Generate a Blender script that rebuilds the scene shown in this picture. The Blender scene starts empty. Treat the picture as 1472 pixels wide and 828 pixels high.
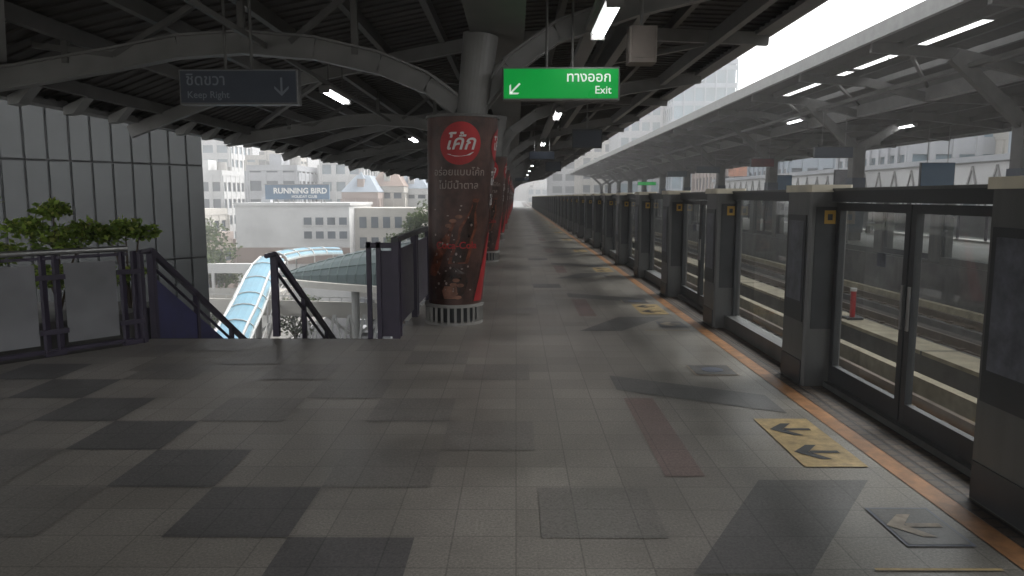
import bpy, math, random
from mathutils import Vector, Matrix
random.seed(7)
scene=bpy.context.scene
# ---------------------------------------------------------------- materials
def M(name,col,rough=.6,metal=0.,var=.15,scale=3.,bump=0.,emit=0.,ecol=None,bscale=40.,spec=.5,stretch=None,det=2.):
    m=bpy.data.materials.new(name); m.use_nodes=True
    nt=m.node_tree; N=nt.nodes; L=nt.links
    b=N["Principled BSDF"]
    b.inputs["Roughness"].default_value=rough; b.inputs["Metallic"].default_value=metal
    b.inputs["Specular IOR Level"].default_value=spec
    tc=N.new("ShaderNodeTexCoord"); mp=N.new("ShaderNodeMapping")
    L.new(tc.outputs["Object"],mp.inputs[0])
    if stretch: mp.inputs["Scale"].default_value=stretch
    n=N.new("ShaderNodeTexNoise"); n.inputs["Scale"].default_value=scale; n.inputs["Detail"].default_value=det; n.inputs["Roughness"].default_value=.65
    L.new(mp.outputs[0],n.inputs["Vector"])
    r=N.new("ShaderNodeValToRGB")
    r.color_ramp.elements[0].position=.3; r.color_ramp.elements[1].position=.7
    r.color_ramp.elements[0].color=tuple(max(0,c*(1-var)) for c in col)+(1,)
    r.color_ramp.elements[1].color=tuple(min(1,c*(1+var)) for c in col)+(1,)
    L.new(n.outputs["Fac"],r.inputs[0]); L.new(r.outputs[0],b.inputs["Base Color"])
    mr=N.new("ShaderNodeMapRange"); mr.inputs[3].default_value=max(0,rough-.1); mr.inputs[4].default_value=min(1,rough+.12)
    L.new(n.outputs["Fac"],mr.inputs[0]); L.new(mr.outputs[0],b.inputs["Roughness"])
    if bump:
        n2=N.new("ShaderNodeTexNoise"); n2.inputs["Scale"].default_value=bscale; n2.inputs["Detail"].default_value=1
        L.new(tc.outputs["Object"],n2.inputs["Vector"])
        bp=N.new("ShaderNodeBump"); bp.inputs["Strength"].default_value=bump; bp.inputs["Distance"].default_value=.02
        L.new(n2.outputs["Fac"],bp.inputs["Height"]); L.new(bp.outputs[0],b.inputs["Normal"])
    if emit:
        b.inputs["Emission Color"].default_value=(ecol or col)+(1,) ; b.inputs["Emission Strength"].default_value=emit
    return m
def tile_mat(name,c1,c2,size=.3,mortar=(.03,.03,.03),rough=.40,msize=.005,blocks=True):
    m=bpy.data.materials.new(name); m.use_nodes=True
    nt=m.node_tree; N=nt.nodes; L=nt.links; b=N["Principled BSDF"]
    tc=N.new("ShaderNodeTexCoord")
    br=N.new("ShaderNodeTexBrick"); br.offset=0; br.squash=1
    br.inputs["Scale"].default_value=1; br.inputs["Brick Width"].default_value=size; br.inputs["Row Height"].default_value=size
    br.inputs["Mortar Size"].default_value=msize; br.inputs["Mortar Smooth"].default_value=.5
    br.inputs["Color1"].default_value=c1+(1,); br.inputs["Color2"].default_value=c2+(1,); br.inputs["Mortar"].default_value=mortar+(1,)
    L.new(tc.outputs["Object"],br.inputs["Vector"])
    sp=N.new("ShaderNodeTexNoise"); sp.inputs["Scale"].default_value=75; sp.inputs["Detail"].default_value=3; sp.inputs["Roughness"].default_value=.8
    L.new(tc.outputs["Object"],sp.inputs["Vector"])
    big=N.new("ShaderNodeTexNoise"); big.inputs["Scale"].default_value=.5; big.inputs["Detail"].default_value=5; big.inputs["Roughness"].default_value=.72
    L.new(tc.outputs["Object"],big.inputs["Vector"])
    r1=N.new("ShaderNodeMapRange"); r1.inputs[1].default_value=.3;r1.inputs[2].default_value=.7; r1.inputs[3].default_value=.6; r1.inputs[4].default_value=1.4
    L.new(sp.outputs["Fac"],r1.inputs[0])
    r2=N.new("ShaderNodeMapRange"); r2.inputs[1].default_value=.3;r2.inputs[2].default_value=.7; r2.inputs[3].default_value=.66; r2.inputs[4].default_value=1.24
    L.new(big.outputs["Fac"],r2.inputs[0])
    mu=N.new("ShaderNodeMath"); mu.operation='MULTIPLY'; L.new(r1.outputs[0],mu.inputs[0]); L.new(r2.outputs[0],mu.inputs[1])
    last=mu
    if blocks:
        b2=N.new("ShaderNodeTexBrick"); b2.offset=.5; b2.inputs["Scale"].default_value=1; b2.inputs["Brick Width"].default_value=1.2; b2.inputs["Row Height"].default_value=.6; b2.inputs["Mortar Size"].default_value=0
        b2.inputs["Color1"].default_value=(.86,.86,.86,1); b2.inputs["Color2"].default_value=(1.1,1.1,1.1,1)
        L.new(tc.outputs["Object"],b2.inputs["Vector"])
        m2=N.new("ShaderNodeMath"); m2.operation='MULTIPLY'; L.new(mu.outputs[0],m2.inputs[0]); L.new(b2.outputs["Color"],m2.inputs[1]); last=m2
    vm=N.new("ShaderNodeVectorMath"); vm.operation='SCALE'; L.new(br.outputs["Color"],vm.inputs[0]); L.new(last.outputs[0],vm.inputs["Scale"])
    L.new(vm.outputs[0],b.inputs["Base Color"])
    r3=N.new("ShaderNodeMapRange"); r3.inputs[1].default_value=.3;r3.inputs[2].default_value=.7; r3.inputs[3].default_value=rough-.12; r3.inputs[4].default_value=rough+.14
    L.new(big.outputs["Fac"],r3.inputs[0]); L.new(r3.outputs[0],b.inputs["Roughness"])
    return m
def glass_mat(name,tint=(.84,.87,.86),rough=.03,dust=True):
    m=bpy.data.materials.new(name); m.use_nodes=True
    nt=m.node_tree; N=nt.nodes; L=nt.links; N.remove(N["Principled BSDF"])
    t=N.new("ShaderNodeBsdfTransparent"); t.inputs[0].default_value=tint+(1,)
    g=N.new("ShaderNodeBsdfGlossy"); g.inputs["Roughness"].default_value=rough
    lw=N.new("ShaderNodeLayerWeight"); lw.inputs[0].default_value=.5
    pw=N.new("ShaderNodeMath"); pw.operation='POWER'; pw.inputs[1].default_value=4.5; L.new(lw.outputs["Facing"],pw.inputs[0])
    ma=N.new("ShaderNodeMath"); ma.operation='MULTIPLY_ADD'; ma.inputs[1].default_value=.8; ma.inputs[2].default_value=.08; L.new(pw.outputs[0],ma.inputs[0])
    d=N.new("ShaderNodeBsdfDiffuse"); d.inputs[0].default_value=(.5,.5,.48,1)
    m0=N.new("ShaderNodeMixShader"); m0.inputs[0].default_value=.08
    if dust:
        n=N.new("ShaderNodeTexNoise"); n.inputs["Scale"].default_value=2.5; n.inputs["Detail"].default_value=3
        tc=N.new("ShaderNodeTexCoord"); L.new(tc.outputs["Object"],n.inputs["Vector"])
        mr=N.new("ShaderNodeMapRange"); mr.inputs[1].default_value=.4; mr.inputs[2].default_value=.8; mr.inputs[3].default_value=.05; mr.inputs[4].default_value=.2
        L.new(n.outputs["Fac"],mr.inputs[0]); L.new(mr.outputs[0],m0.inputs[0])
    L.new(t.outputs[0],m0.inputs[1]); L.new(d.outputs[0],m0.inputs[2])
    mx=N.new("ShaderNodeMixShader"); L.new(ma.outputs[0],mx.inputs[0]); L.new(m0.outputs[0],mx.inputs[1]); L.new(g.outputs[0],mx.inputs[2])
    L.new(mx.outputs[0],N["Material Output"].inputs[0])
    return m
# ---------------------------------------------------------------- mesh builder
class MB:
    def __init__(s): s.v=[];s.f=[];s.m=[];s.mats=[]
    def mi(s,mat):
        if mat not in s.mats: s.mats.append(mat)
        return s.mats.index(mat)
    def add(s,vs,fs,mat):
        o=len(s.v); s.v+= [tuple(p) for p in vs]; k=s.mi(mat)
        for f in fs: s.f.append([o+i for i in f]); s.m.append(k)
    def box(s,x0,x1,y0,y1,z0,z1,mat):
        vs=[(x0,y0,z0),(x1,y0,z0),(x1,y1,z0),(x0,y1,z0),(x0,y0,z1),(x1,y0,z1),(x1,y1,z1),(x0,y1,z1)]
        s.add(vs,[(3,2,1,0),(4,5,6,7),(0,1,5,4),(1,2,6,5),(2,3,7,6),(3,0,4,7)],mat)
    def cbox(s,x0,x1,y0,y1,z0,z1,c,mat):
        p=[(x0+c,y0),(x1-c,y0),(x1,y0+c),(x1,y1-c),(x1-c,y1),(x0+c,y1),(x0,y1-c),(x0,y0+c)]
        s.prism(p,z0,z1,mat)
    def prism(s,p,z0,z1,mat):
        n=len(p); vs=[(a,b,z0) for a,b in p]+[(a,b,z1) for a,b in p]
        s.add(vs,[tuple(range(n))[::-1],tuple(range(n,2*n))]+[(i,(i+1)%n,n+(i+1)%n,n+i) for i in range(n)],mat)
    def frame(s,d):
        d=d.normalized(); up=Vector((0,0,1))
        if abs(d.z)>.95: up=Vector((0,1,0))
        r=d.cross(up).normalized(); u=r.cross(d).normalized(); return r,u
    def beam(s,p0,p1,w,h,mat):
        p0=Vector(p0);p1=Vector(p1); r,u=s.frame(p1-p0)
        vs=[]
        for p in (p0,p1):
            for a,b in((-1,-1),(1,-1),(1,1),(-1,1)): vs.append(p+r*a*w/2+u*b*h/2)
        s.add(vs,[(0,1,2,3)[::-1],(4,5,6,7),(0,1,5,4),(1,2,6,5),(2,3,7,6),(3,0,4,7)],mat)
    def cyl(s,p0,p1,r0,mat,r1=None,seg=12):
        if r1 is None:r1=r0
        p0=Vector(p0);p1=Vector(p1); r,u=s.frame(p1-p0); vs=[]
        for p,q in((p0,r0),(p1,r1)):
            for i in range(seg):
                a=2*math.pi*i/seg; vs.append(p+(r*math.cos(a)+u*math.sin(a))*q)
        s.add(vs,[tuple(range(seg))[::-1],tuple(range(seg,2*seg))]+[(i,(i+1)%seg,seg+(i+1)%seg,seg+i) for i in range(seg)],mat)
    def poly(s,vs,mat): s.add(vs,[tuple(range(len(vs)))],mat)
    def sheet(s,x0,x1,y0,y1,z,mat): s.poly([(x0,y0,z),(x1,y0,z),(x1,y1,z),(x0,y1,z)],mat)
    def build(s,name,loc=(0,0,0),rz=0,smooth=False,parent=None):
        me=bpy.data.meshes.new(name); me.from_pydata([tuple(v) for v in s.v],[],s.f)
        for m in s.mats: me.materials.append(m)
        me.polygons.foreach_set("material_index",s.m)
        if smooth: me.polygons.foreach_set("use_smooth",[True]*len(s.f))
        me.update(); o=bpy.data.objects.new(name,me); scene.collection.objects.link(o)
        o.location=loc; o.rotation_euler=(0,0,rz)
        if parent: o.parent=parent
        return o
def inst(o,loc,rz=0):
    n=bpy.data.objects.new(o.name.split('.')[0],o.data); scene.collection.objects.link(n); n.location=loc; n.rotation_euler=(0,0,rz)
    return n
def text_geo(body,size,align='LEFT',bold=0.):
    cu=bpy.data.curves.new("t",'FONT'); cu.body=body; cu.size=size; cu.align_x=align; cu.offset=bold; cu.resolution_u=3
    o=bpy.data.objects.new("t",cu); scene.collection.objects.link(o)
    dg=bpy.context.evaluated_depsgraph_get(); dg.update()
    me=o.evaluated_get(dg).to_mesh(); vs=[tuple(v.co) for v in me.vertices]; fs=[tuple(p.vertices) for p in me.polygons]
    o.evaluated_get(dg).to_mesh_clear(); bpy.data.objects.remove(o); bpy.data.curves.remove(cu)
    return vs,fs
# materials
m_tile=tile_mat("granite_tile",(.235,.215,.19),(.27,.248,.22),mortar=(.165,.152,.135))
m_tiled=tile_mat("granite_tile_dark",(.118,.112,.108),(.135,.128,.124),mortar=(.085,.082,.078),blocks=False)
m_tilemid=tile_mat("granite_tile_mid",(.185,.17,.155),(.205,.19,.172),mortar=(.14,.13,.12),blocks=False)
m_tilem=tile_mat("granite_tile_maroon",(.19,.135,.122),(.21,.15,.136),mortar=(.13,.1,.09),blocks=False)
m_tilebr=tile_mat("tactile_brown",(.085,.062,.05),(.11,.08,.06),size=.1,rough=.6,msize=.012,blocks=False)
m_orange=M("paint_orange",(.33,.16,.07),.5,var=.4,scale=8,det=5)
m_yellow=M("paint_yellow",(.43,.31,.15),.5,var=.35,scale=12,det=5)
m_signy=M("sign_yellow",(.55,.33,.06),.5)
m_black=M("paint_black",(.04,.04,.042),.5,var=.4,scale=20)
m_bluegrey=M("decal_bluegrey",(.13,.14,.18),.4)
m_decalc=M("decal_faded",(.34,.28,.22),.5,var=.35,scale=12)
m_cream=M("cream_paint",(.38,.33,.23),.6,var=.3)
m_conc=M("concrete",(.28,.27,.25),.8,var=.25,scale=1.5)
m_concd=M("concrete_dark",(.11,.105,.10),.85,var=.35,scale=2)
m_steel=M("roof_steel_grey",(.20,.196,.188),.5,var=.15,scale=2)
m_steeld=M("roof_steel_dark",(.11,.107,.10),.55,var=.2,scale=2)
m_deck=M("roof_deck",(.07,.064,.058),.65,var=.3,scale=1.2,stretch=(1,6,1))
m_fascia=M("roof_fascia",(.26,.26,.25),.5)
m_psd=M("psd_dark",(.055,.057,.06),.45,metal=.1,var=.2)
m_psdm=M("psd_brushed",(.15,.15,.147),.42,metal=.5,var=.2,scale=6,stretch=(1,1,.1))
m_cap=M("psd_cap",(.72,.66,.52),.4)
m_post=M("purple_post",(.05,.04,.065),.4,var=.2)
m_purple=M("purple_panel",(.06,.06,.16),.45,var=.2)
m_rail=M("stainless",(.45,.45,.44),.3,metal=.9,var=.08)
m_frost=M("frosted_panel",(.23,.23,.242),.5,var=.2,scale=2)
m_glass=glass_mat("pane_glass")
m_white=M("white_paint",(.7,.69,.66),.5,var=.06)
m_poster=M("poster",(.12,.125,.145),.4,var=.5,scale=6,det=4)
m_lamp=M("lamp_tube",(.9,.95,1.),.4,emit=14.,ecol=(.97,.98,1.))
m_green=M("exit_green",(.0,.26,.04),.3,emit=.6,ecol=(.0,.28,.04),var=.05)
m_wtext=M("sign_white_lit",(.7,.75,.7),.4,emit=.45,ecol=(.85,1.,.85),var=0)
m_navy=M("sign_navy",(.05,.06,.08),.35,var=.1)
m_gtext=M("sign_grey_text",(.2,.22,.25),.5,var=0)
m_wrap=M("ad_wrap_maroon",(.075,.036,.028),.4,var=.8,scale=2.6,det=4)
m_red=M("ad_red",(.42,.022,.025),.45,var=.2)
m_redd=M("ad_dark_red",(.095,.014,.013),.4,var=.4)
m_adw=M("ad_white",(.65,.62,.6),.45,var=.03)
m_adgrey=M("ad_text_grey",(.32,.26,.23),.45,var=.05)
m_bottle=M("ad_bottle",(.035,.016,.011),.3,var=.6,scale=12)
m_bottle2=M("ad_bottle_liquid",(.15,.045,.022),.3,var=.85,scale=11,det=4)
m_skin=M("ad_hand_tone",(.24,.11,.07),.4,var=.5,scale=9)
m_wallp=M("cladding_grey",(.030,.033,.034),.7,metal=.0,var=.18,scale=.6,det=4,spec=.3)
m_walld=M("cladding_joint",(.010,.011,.012),.8,spec=.2)
# ---------------------------------------------------------------- ground / street
b=MB(); m_ground=M("city_ground",(.16,.16,.15),.9,var=.3,scale=.05)
b.sheet(-1500,1500,-600,2500,-12,m_ground); b.build("ground")
b=MB(); m_asph=M("asphalt",(.06,.06,.062),.85,var=.25,scale=.8)
b.sheet(-22,-9.5,-60,400,-11.996,m_asph)
for y in range(-20,300,8):
    b.sheet(-15.9,-15.75,y,y+4,-11.992,m_white)
b.sheet(-21.8,-21.65,-60,400,-11.992,m_white)
b.build("road")
b=MB()
b.box(-26,-22,-60,400,-12.1,-11.86,m_conc); b.box(-9.5,-7,-60,400,-12.1,-11.86,m_conc); b.build("pavement")
# ---------------------------------------------------------------- platform
YE=118
b=MB()
fp=[(2.72,-5),(2.72,YE),(-1.4,YE),(-1.4,8.15),(-4.15,8.15),(-4.15,7.85),(-4.95,6.85),(-9,1.9),(-9,-5)]
b.prism(fp,-.25,0,m_tile)
b.build("platform_floor")
b=MB()
b.prism([(2.6,-5),(2.6,YE),(-1.2,YE),(-1.2,8.4),(-3.9,8.1),(-8.5,1.5),(-8.5,-5)],-1.5,-.26,m_concd)
for y in range(0,120,18): b.box(-.5,1.6,y-.8,y+.8,-12,-1.51,m_conc)
b.build("platform_substructure")
b=MB(); z=.003; used=set()
def sq(i,j,mat):
    if (i,j) in used: return
    used.add((i,j)); x=-.48-.6*i; y=2.68+.6*j; b.sheet(x-.6,x,y,y+.6,z,mat)
for i in range(8):
    if i<7: sq(i,i,m_tiled)
for (i,j) in((4,2),(5,3),(6,4),(3,1),(0,4),(1,5),(-1,3),(-1,6),(2,6),(3,7),(4,6),(5,5),(4,8),(0,2),(-2,1),(1,8),(0,7),(2,4)):
    sq(i,j,m_tilemid)
for k in range(16):
    b.sheet(-.9 if k%2 else -.3,-.3 if k%2 else .3,9.9+k*3.3,10.5+k*3.3,z,m_tilemid)
per=5.7
for k in range(20):
    y=2.95+per*k
    b.poly([(.76,y,z),(1.26,y,z),(2.0,y+1.05,z),(1.38,y+1.05,z)],m_tiled)
    b.poly([(2.02,y+2.35,z),(2.02,y+2.85,z),(.84,y+3.5,z),(.84,y+3.0,z)],m_tiled)
    b.sheet(.86,1.09,y+1.1,y+2.75,z,m_tilem)
    if k>0: b.sheet(.31,.8,y+4.2,y+4.8,z,m_tiled)
b.build("floor_tile_pattern")
b=MB()
b.sheet(2.19,2.32,-5,YE,.004,m_orange); b.sheet(2.325,2.415,-5,YE,.004,m_tilebr); b.sheet(2.42,2.715,-5,YE,.004,m_tilebr)
b.build("platform_edge_line")
def arrow(b,cx,cy,s,mat,z,dx=-1):
    b.poly([(cx+.12*s,cy-.022*s,z),(cx+.12*s,cy+.022*s,z),(cx-.06*s,cy+.022*s,z),(cx-.06*s,cy-.022*s,z)],mat)
    b.poly([(cx-.16*s,cy,z),(cx-.04*s,cy-.13*s,z),(cx+.03*s,cy-.13*s,z),(cx-.07*s,cy,z)],mat)
    b.poly([(cx-.16*s,cy,z),(cx-.07*s,cy,z),(cx+.03*s,cy+.13*s,z),(cx-.04*s,cy+.13*s,z)],mat)
mk=MB()
mk.sheet(1.72,2.1,4.2,5.15,.006,m_yellow); arrow(mk,1.91,4.45,1,m_black,.009); arrow(mk,1.91,4.9,1,m_black,.009)
mk.sheet(1.80,2.12,3.2,3.62,.006,m_bluegrey); mk.sheet(1.815,2.105,3.215,3.605,.008,m_tiled)
arrow(mk,1.96,3.41,.95,m_decalc,.011)
mk.sheet(1.55,2.1,2.98,3.0,.006,m_yellow)
o=mk.build("platform_arrow_marking")
for k in range(1,14): inst(o,(0,5.7*k,0))
mk=MB()
mk.sheet(1.62,2.02,6.45,6.85,.006,m_decalc); mk.sheet(1.635,2.005,6.465,6.835,.009,m_tiled)
mk.cyl((1.82,6.65,.0092),(1.82,6.65,.0115),.1,m_bluegrey)
o=mk.build("platform_boarding_marking")
for k in range(1,14): inst(o,(0,5.7*k-1.2,0))
# ---------------------------------------------------------------- platform screen doors
SP=2.8
def psd(kind,gl):
    b=MB()
    b.cbox(2.42,2.74,0,.5,0.006,1.64,.02,m_psdm)
    b.box(2.412,2.42,.03,.47,.02,.22,m_psd)
    b.box(2.412,2.42,.05,.45,.55,1.45,m_psd)
    b.box(2.408,2.412,.09,.41,.72,1.40,m_poster)
    b.box(2.47,2.70,-.006,0,.5,1.52,m_psd)
    b.box(2.54,2.63,-.010,-.006,1.38,1.49,m_signy); b.box(2.565,2.605,-.013,-.010,1.41,1.46,m_black)
    b.cbox(2.40,2.76,-.02,.52,1.64,1.70,.02,m_cap)
    y0,y1=.5,SP
    b.box(2.60,2.72,y0,y1,1.56,1.65,m_psd); b.box(2.59,2.73,y0,y1,1.65,1.67,m_psdm)
    if kind=='door':
        b.box(2.60,2.72,y0,y1,.005,.05,m_psdm)
        ym=(y0+y1)/2
        for a,c in((y0+.01,ym-.008),(ym+.008,y1-.01)):
            b.box(2.64,2.69,a,a+.06,.06,1.55,m_psd); b.box(2.64,2.69,c-.06,c,.06,1.55,m_psd)
            b.box(2.641,2.689,a+.06,c-.06,.06,.20,m_psd); b.box(2.641,2.689,a+.06,c-.06,1.49,1.55,m_psd)
            b.poly([(2.665,a+.06,.20),(2.665,c-.06,.20),(2.665,c-.06,1.49),(2.665,a+.06,1.49)],gl)
            b.box(2.63,2.64,(a+.02 if a>ym else c-.05),(a+.05 if a>ym else c-.02),.7,1.0,m_rail)
        b.box(2.635,2.64,ym+.3,ym+.42,1.1,1.2,m_poster)
    else:
        b.box(2.56,2.72,y0,y1,.005,.16,m_psdm)
        b.box(2.64,2.69,y0,y0+.05,.16,1.56,m_psd); b.box(2.64,2.69,y1-.05,y1,.16,1.56,m_psd)
        b.poly([(2.665,y0+.05,.16),(2.665,y1-.05,.16),(2.665,y1-.05,1.56),(2.665,y0+.05,1.56)],gl)
        b.box(2.655,2.662,y0+.25,y0+.5,1.1,1.35,m_poster)
    return b
d=psd('door',m_glass).build("platform_screen_door",(0,3.27,0)); f=psd('fix',m_glass).build("platform_screen_panel",(0,3.27+SP,0))
inst(f,(0,3.27-SP,0))
n=int((YE-3.27)/SP)
for k in range(2,n): inst(d if k%2==0 else f,(0,3.27+SP*k,0))
m_glass2=glass_mat("pane_glass_plain",dust=False)
OX=12.95
d2=psd('door',m_glass2).build("platform_screen_door",(OX,3.27-SP*2+.9,0),math.pi); f2=psd('fix',m_glass2).build("platform_screen_panel",(OX,3.27-SP+.9,0),math.pi)
for k in range(0,n): inst(d2 if k%2==0 else f2,(OX,3.27+SP*k+.9,0),math.pi)
# ---------------------------------------------------------------- tracks
b=MB(); m_ball=M("track_bed",(.10,.088,.078),.95,var=.4,scale=3,det=5)
b.box(2.75,10.2,-20,400,-1.6,-1.2,m_ball); b.build("track_bed")
m_railst=M("rail_steel",(.25,.2,.16),.35,metal=.8)
for x in(4.35,8.55):
    b=MB()
    for s in(-.72,.72):
        b.box(x+s-.2,x+s+.2,-20,400,-1.2,-1.06,m_concd)
        b.box(x+s-.07,x+s+.07,-20,400,-1.06,-1.04,m_railst); b.box(x+s-.01,x+s+.01,-20,400,-1.04,-.93,m_railst); b.box(x+s-.035,x+s+.035,-20,400,-.93,-.89,m_railst)
        y=-5
        while y<60: b.box(x+s-.13,x+s+.13,y,y+.12,-1.059,-1.02,m_railst); y+=.7
    b.box(x+1.15,x+1.3,-20,400,-1.2,-.85,m_cream)
    b.build("railway_track")
b=MB()
b.box(6.25,6.7,-20,400,-1.2,-.8,m_concd); b.box(6.2,6.75,-20,400,-.8,-.74,m_cream)
for y in range(-10,80,3): b.box(6.19,6.76,y,y+.03,-.81,-.735,m_concd)
b.build("cable_trough")
b=MB(); b.box(10.2,17.5,-20,YE,-1.6,0,m_concd); b.sheet(10.2,17.5,-20,YE,.004,m_tile); b.build("opposite_platform_floor")
# ---------------------------------------------------------------- roof
def lerp(a,c,t): return a+(c-a)*t
prof=[(-7.2,3.12),(-5.6,3.72),(-3.2,4.25),(-.6,4.75),(1.6,4.9),(4.6,4.78)]
def pz(x,pr=prof):
    for (a,c),(e,f_) in zip(pr,pr[1:]):
        if a<=x<=e: return lerp(c,f_,(x-a)/(e-a))
    return pr[-1][1]
Y0=-6
b=MB()
for (a,c),(e,f_) in zip(prof,prof[1:]):
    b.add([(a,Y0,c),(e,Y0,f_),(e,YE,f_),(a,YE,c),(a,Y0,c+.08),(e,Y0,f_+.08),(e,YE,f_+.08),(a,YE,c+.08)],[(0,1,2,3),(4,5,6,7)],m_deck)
y=Y0
while y<45:
    for (a,c),(e,f_) in zip(prof,prof[1:]):
        b.beam((a,y,c-.015),(e,y,f_-.015),.07,.03,m_deck)
    y+=.3
x=-6.6
while x<4.4:
    zz=pz(x); b.box(x-.05,x+.05,Y0,YE,zz-.22,zz-.035,m_steeld); x+=1.05
b.box(-7.35,-7.2,Y0,YE,2.98,3.25,m_steel); b.box(-7.2,-7.0,Y0,YE,2.96,3.04,m_steel)
b.box(4.6,4.72,Y0,YE,4.55,4.88,m_fascia); b.box(4.35,4.6,Y0,YE,4.52,4.58,m_steel)
b.box(3.5,3.62,Y0,YE,4.3,4.55,m_steel)
b.box(-.50,.04,Y0,YE,3.62,4.1,m_steeld); b.box(-.56,.10,Y0,YE,3.58,3.62,m_steeld); b.box(-.56,.10,Y0,YE,4.1,4.14,m_steeld)
b.box(1.7,1.85,Y0,YE,4.1,4.45,m_steel)
y=4.
while y<40:
    b.add([(-7.0,y,2.98),(-6.6,y,3.16),(-6.6,y+.22,3.16),(-7.0,y+.22,2.98),(-7.0,y,2.86),(-6.85,y,2.88),(-6.85,y+.22,2.88),(-7.0,y+.22,2.86)],[(4,5,6,7),(0,1,5,4),(1,2,6,5),(2,3,7,6),(3,0,4,7)],m_fascia); y+=1.25
b.build("platform_roof")
def rib(b,y,main=True):
    L=[(-7.15,2.98),(-6.2,3.10),(-5.0,3.30),(-4.2,3.45),(-3.4,3.50),(-2.5,3.43),(-1.7,3.25),(-1.1,3.0),(-.72,2.72)]
    w=.16;h=.26
    for p,q in zip(L,L[1:]):
        b.beam((p[0],y,p[1]),(q[0],y,q[1]),.05,h,m_steel)
        for s in(-1,1): 
            b.beam((p[0],y,p[1]+s*h/2),(q[0],y,q[1]+s*h/2),w,.025,m_steel)
    R=[(-.46,2.75),(-.1,3.2),(.5,3.62),(1.5,3.95),(2.8,4.25),(4.5,4.5)]
    for p,q in zip(R,R[1:]):
        b.beam((p[0],y,p[1]),(q[0],y,q[1]),.05,h,m_steel)
        for s in(-1,1): b.beam((p[0],y,p[1]+s*h/2),(q[0],y,q[1]+s*h/2),w,.025,m_steel)
    for x,zb in((-5.6,3.25),(-3.4,3.6),(-2.0,3.35),(1.6,4.0)):
        b.beam((x,y,zb),(x+.0,y,pz(x)-.05),.08,.08,m_steeld)
    for x,zb,x2 in((-5.0,3.35,-3.9),(-2.8,3.5,-1.6),(-5.0,3.35,-6.0)):
        b.beam((x,y,zb),(x2,y,pz(x2)-.1),.07,.07,m_steeld)
b=MB()
for k in range(-1,13):
    rib(b,9.35+9*k)
    rib2=9.35+9*k-4.5
    for (a,c),(e,f_) in zip(prof,prof[1:]): b.beam((a,rib2,c-.32),(e,rib2,f_-.32),.12,.22,m_steel)
    yy=9.35+9*k
    b.beam((-6.4,yy,3.3),(-3.3,yy-4.5,3.95),.09,.09,m_steel); b.beam((-3.3,yy-4.5,3.95),(-.7,yy,4.3),.09,.09,m_steel)
    b.beam((-.6,yy,4.3),(3.8,yy-4.5,4.45),.09,.09,m_steel)
b.build("roof_frame")
# ---------------------------------------------------------------- advertising columns
CH=2.56
def ccen(z): t=z/CH; return .13*t , .33+.115*t
def cpt(a,z,off=0.):
    cx,r=ccen(z); return (cx+(r+off)*math.sin(a),-(r+off)*math.cos(a),z)
b=MB(); seg=64; zs=[.26+(CH-.26)*i/8 for i in range(9)]
vs=[cpt(2*math.pi*j/seg,z_) for z_ in zs for j in range(seg)]
fs=[(i*seg+j,i*seg+(j+1)%seg,(i+1)*seg+(j+1)%seg,(i+1)*seg+j) for i in range(8) for j in range(seg)]
b.add(vs,fs,m_wrap)
def mapped(b,vs,fs,mat,a0,z0,off,slant=0.):
    out=[]
    for x,y,_ in vs:
        zz=z0+y; r=ccen(zz)[1]; out.append(cpt(a0+(x+slant*y)/r,zz,off))
    b.add(out,fs,mat)
def disc(b,a0,z0,R,mat,off,n=40,rings=6,ry=None):
    ry=ry or R; vs=[(0,0,0)];fs=[]
    for k in range(1,rings+1):
        for j in range(n): vs.append((R*k/rings*math.cos(2*math.pi*j/n),ry*k/rings*math.sin(2*math.pi*j/n),0))
    for j in range(n): fs.append((0,1+j,1+(j+1)%n))
    for k in range(rings-1):
        for j in range(n): fs.append((1+k*n+j,1+(k+1)*n+j,1+(k+1)*n+(j+1)%n,1+k*n+(j+1)%n))
    mapped(b,vs,fs,mat,a0,z0,off)
def strip(b,pts,mat,a0,off):
    vs=[];fs=[];n=6
    for xl,xr,zz in pts:
        for i in range(n+1): vs.append((lerp(xl,xr,i/n),zz,0))
    for k in range(len(pts)-1):
        for i in range(n): fs.append((k*(n+1)+i,k*(n+1)+i+1,(k+1)*(n+1)+i+1,(k+1)*(n+1)+i))
    mapped(b,vs,fs,mat,a0,0,off)
A0=.03
disc(b,A0,2.24,.255,m_red,.006)
for tx,sz,x,z_,mt,bo in(("โค้ก",.24,-.0,2.17,m_adw,.004),("อร่อยแบบโค้ก",.12,0,1.86,m_adgrey,.001),("ไม่มีน้ำตาล",.12,0,1.70,m_adgrey,.001),("Coca-Cola",.12,.0,.97,m_red,.002)):
    v_,f_=text_geo(tx,sz,'CENTER',bo); mapped(b,v_,f_,mt,A0,z_,.013,slant=.25 if sz>.2 else 0)
strip(b,[(-.16,-.13,2.115),(-.06,.02,2.085),(.08,.12,2.10),(.155,.17,2.14)],m_adw,A0,.010)
def bottle(sx,z0,s,a0,mt,off,sl,wk=1.):
    pr=[(0,.16),(.04,.17),(.25,.165),(.42,.13),(.52,.15),(.62,.155),(.75,.10),(.9,.05),(1.02,.045),(1.03,.06),(1.08,.06)]
    strip(b,[((-w*wk+sl*h+sx)*s,(w*wk+sl*h+sx)*s,z0+h*s) for h,w in pr],mt,a0,off)
bottle(0,.78,.74,A0+.08,m_bottle2,.007,.25)
bottle(.0,.80,.68,A0+.09,m_bottle,.009,.25,.72)
bottle(-.62,.62,.62,A0+.12,m_bottle2,.007,.45,.8)
strip(b,[(-.2,.1,.33),(-.22,.16,.42),(-.18,.2,.55),(-.12,.16,.66),(-.1,.02,.74)],m_bottle,A0-.1,.0075)
strip(b,[(-.02,.12,.34),(-.05,.14,.44),(-.02,.13,.5)],m_skin,A0-.3,.010)
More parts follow.
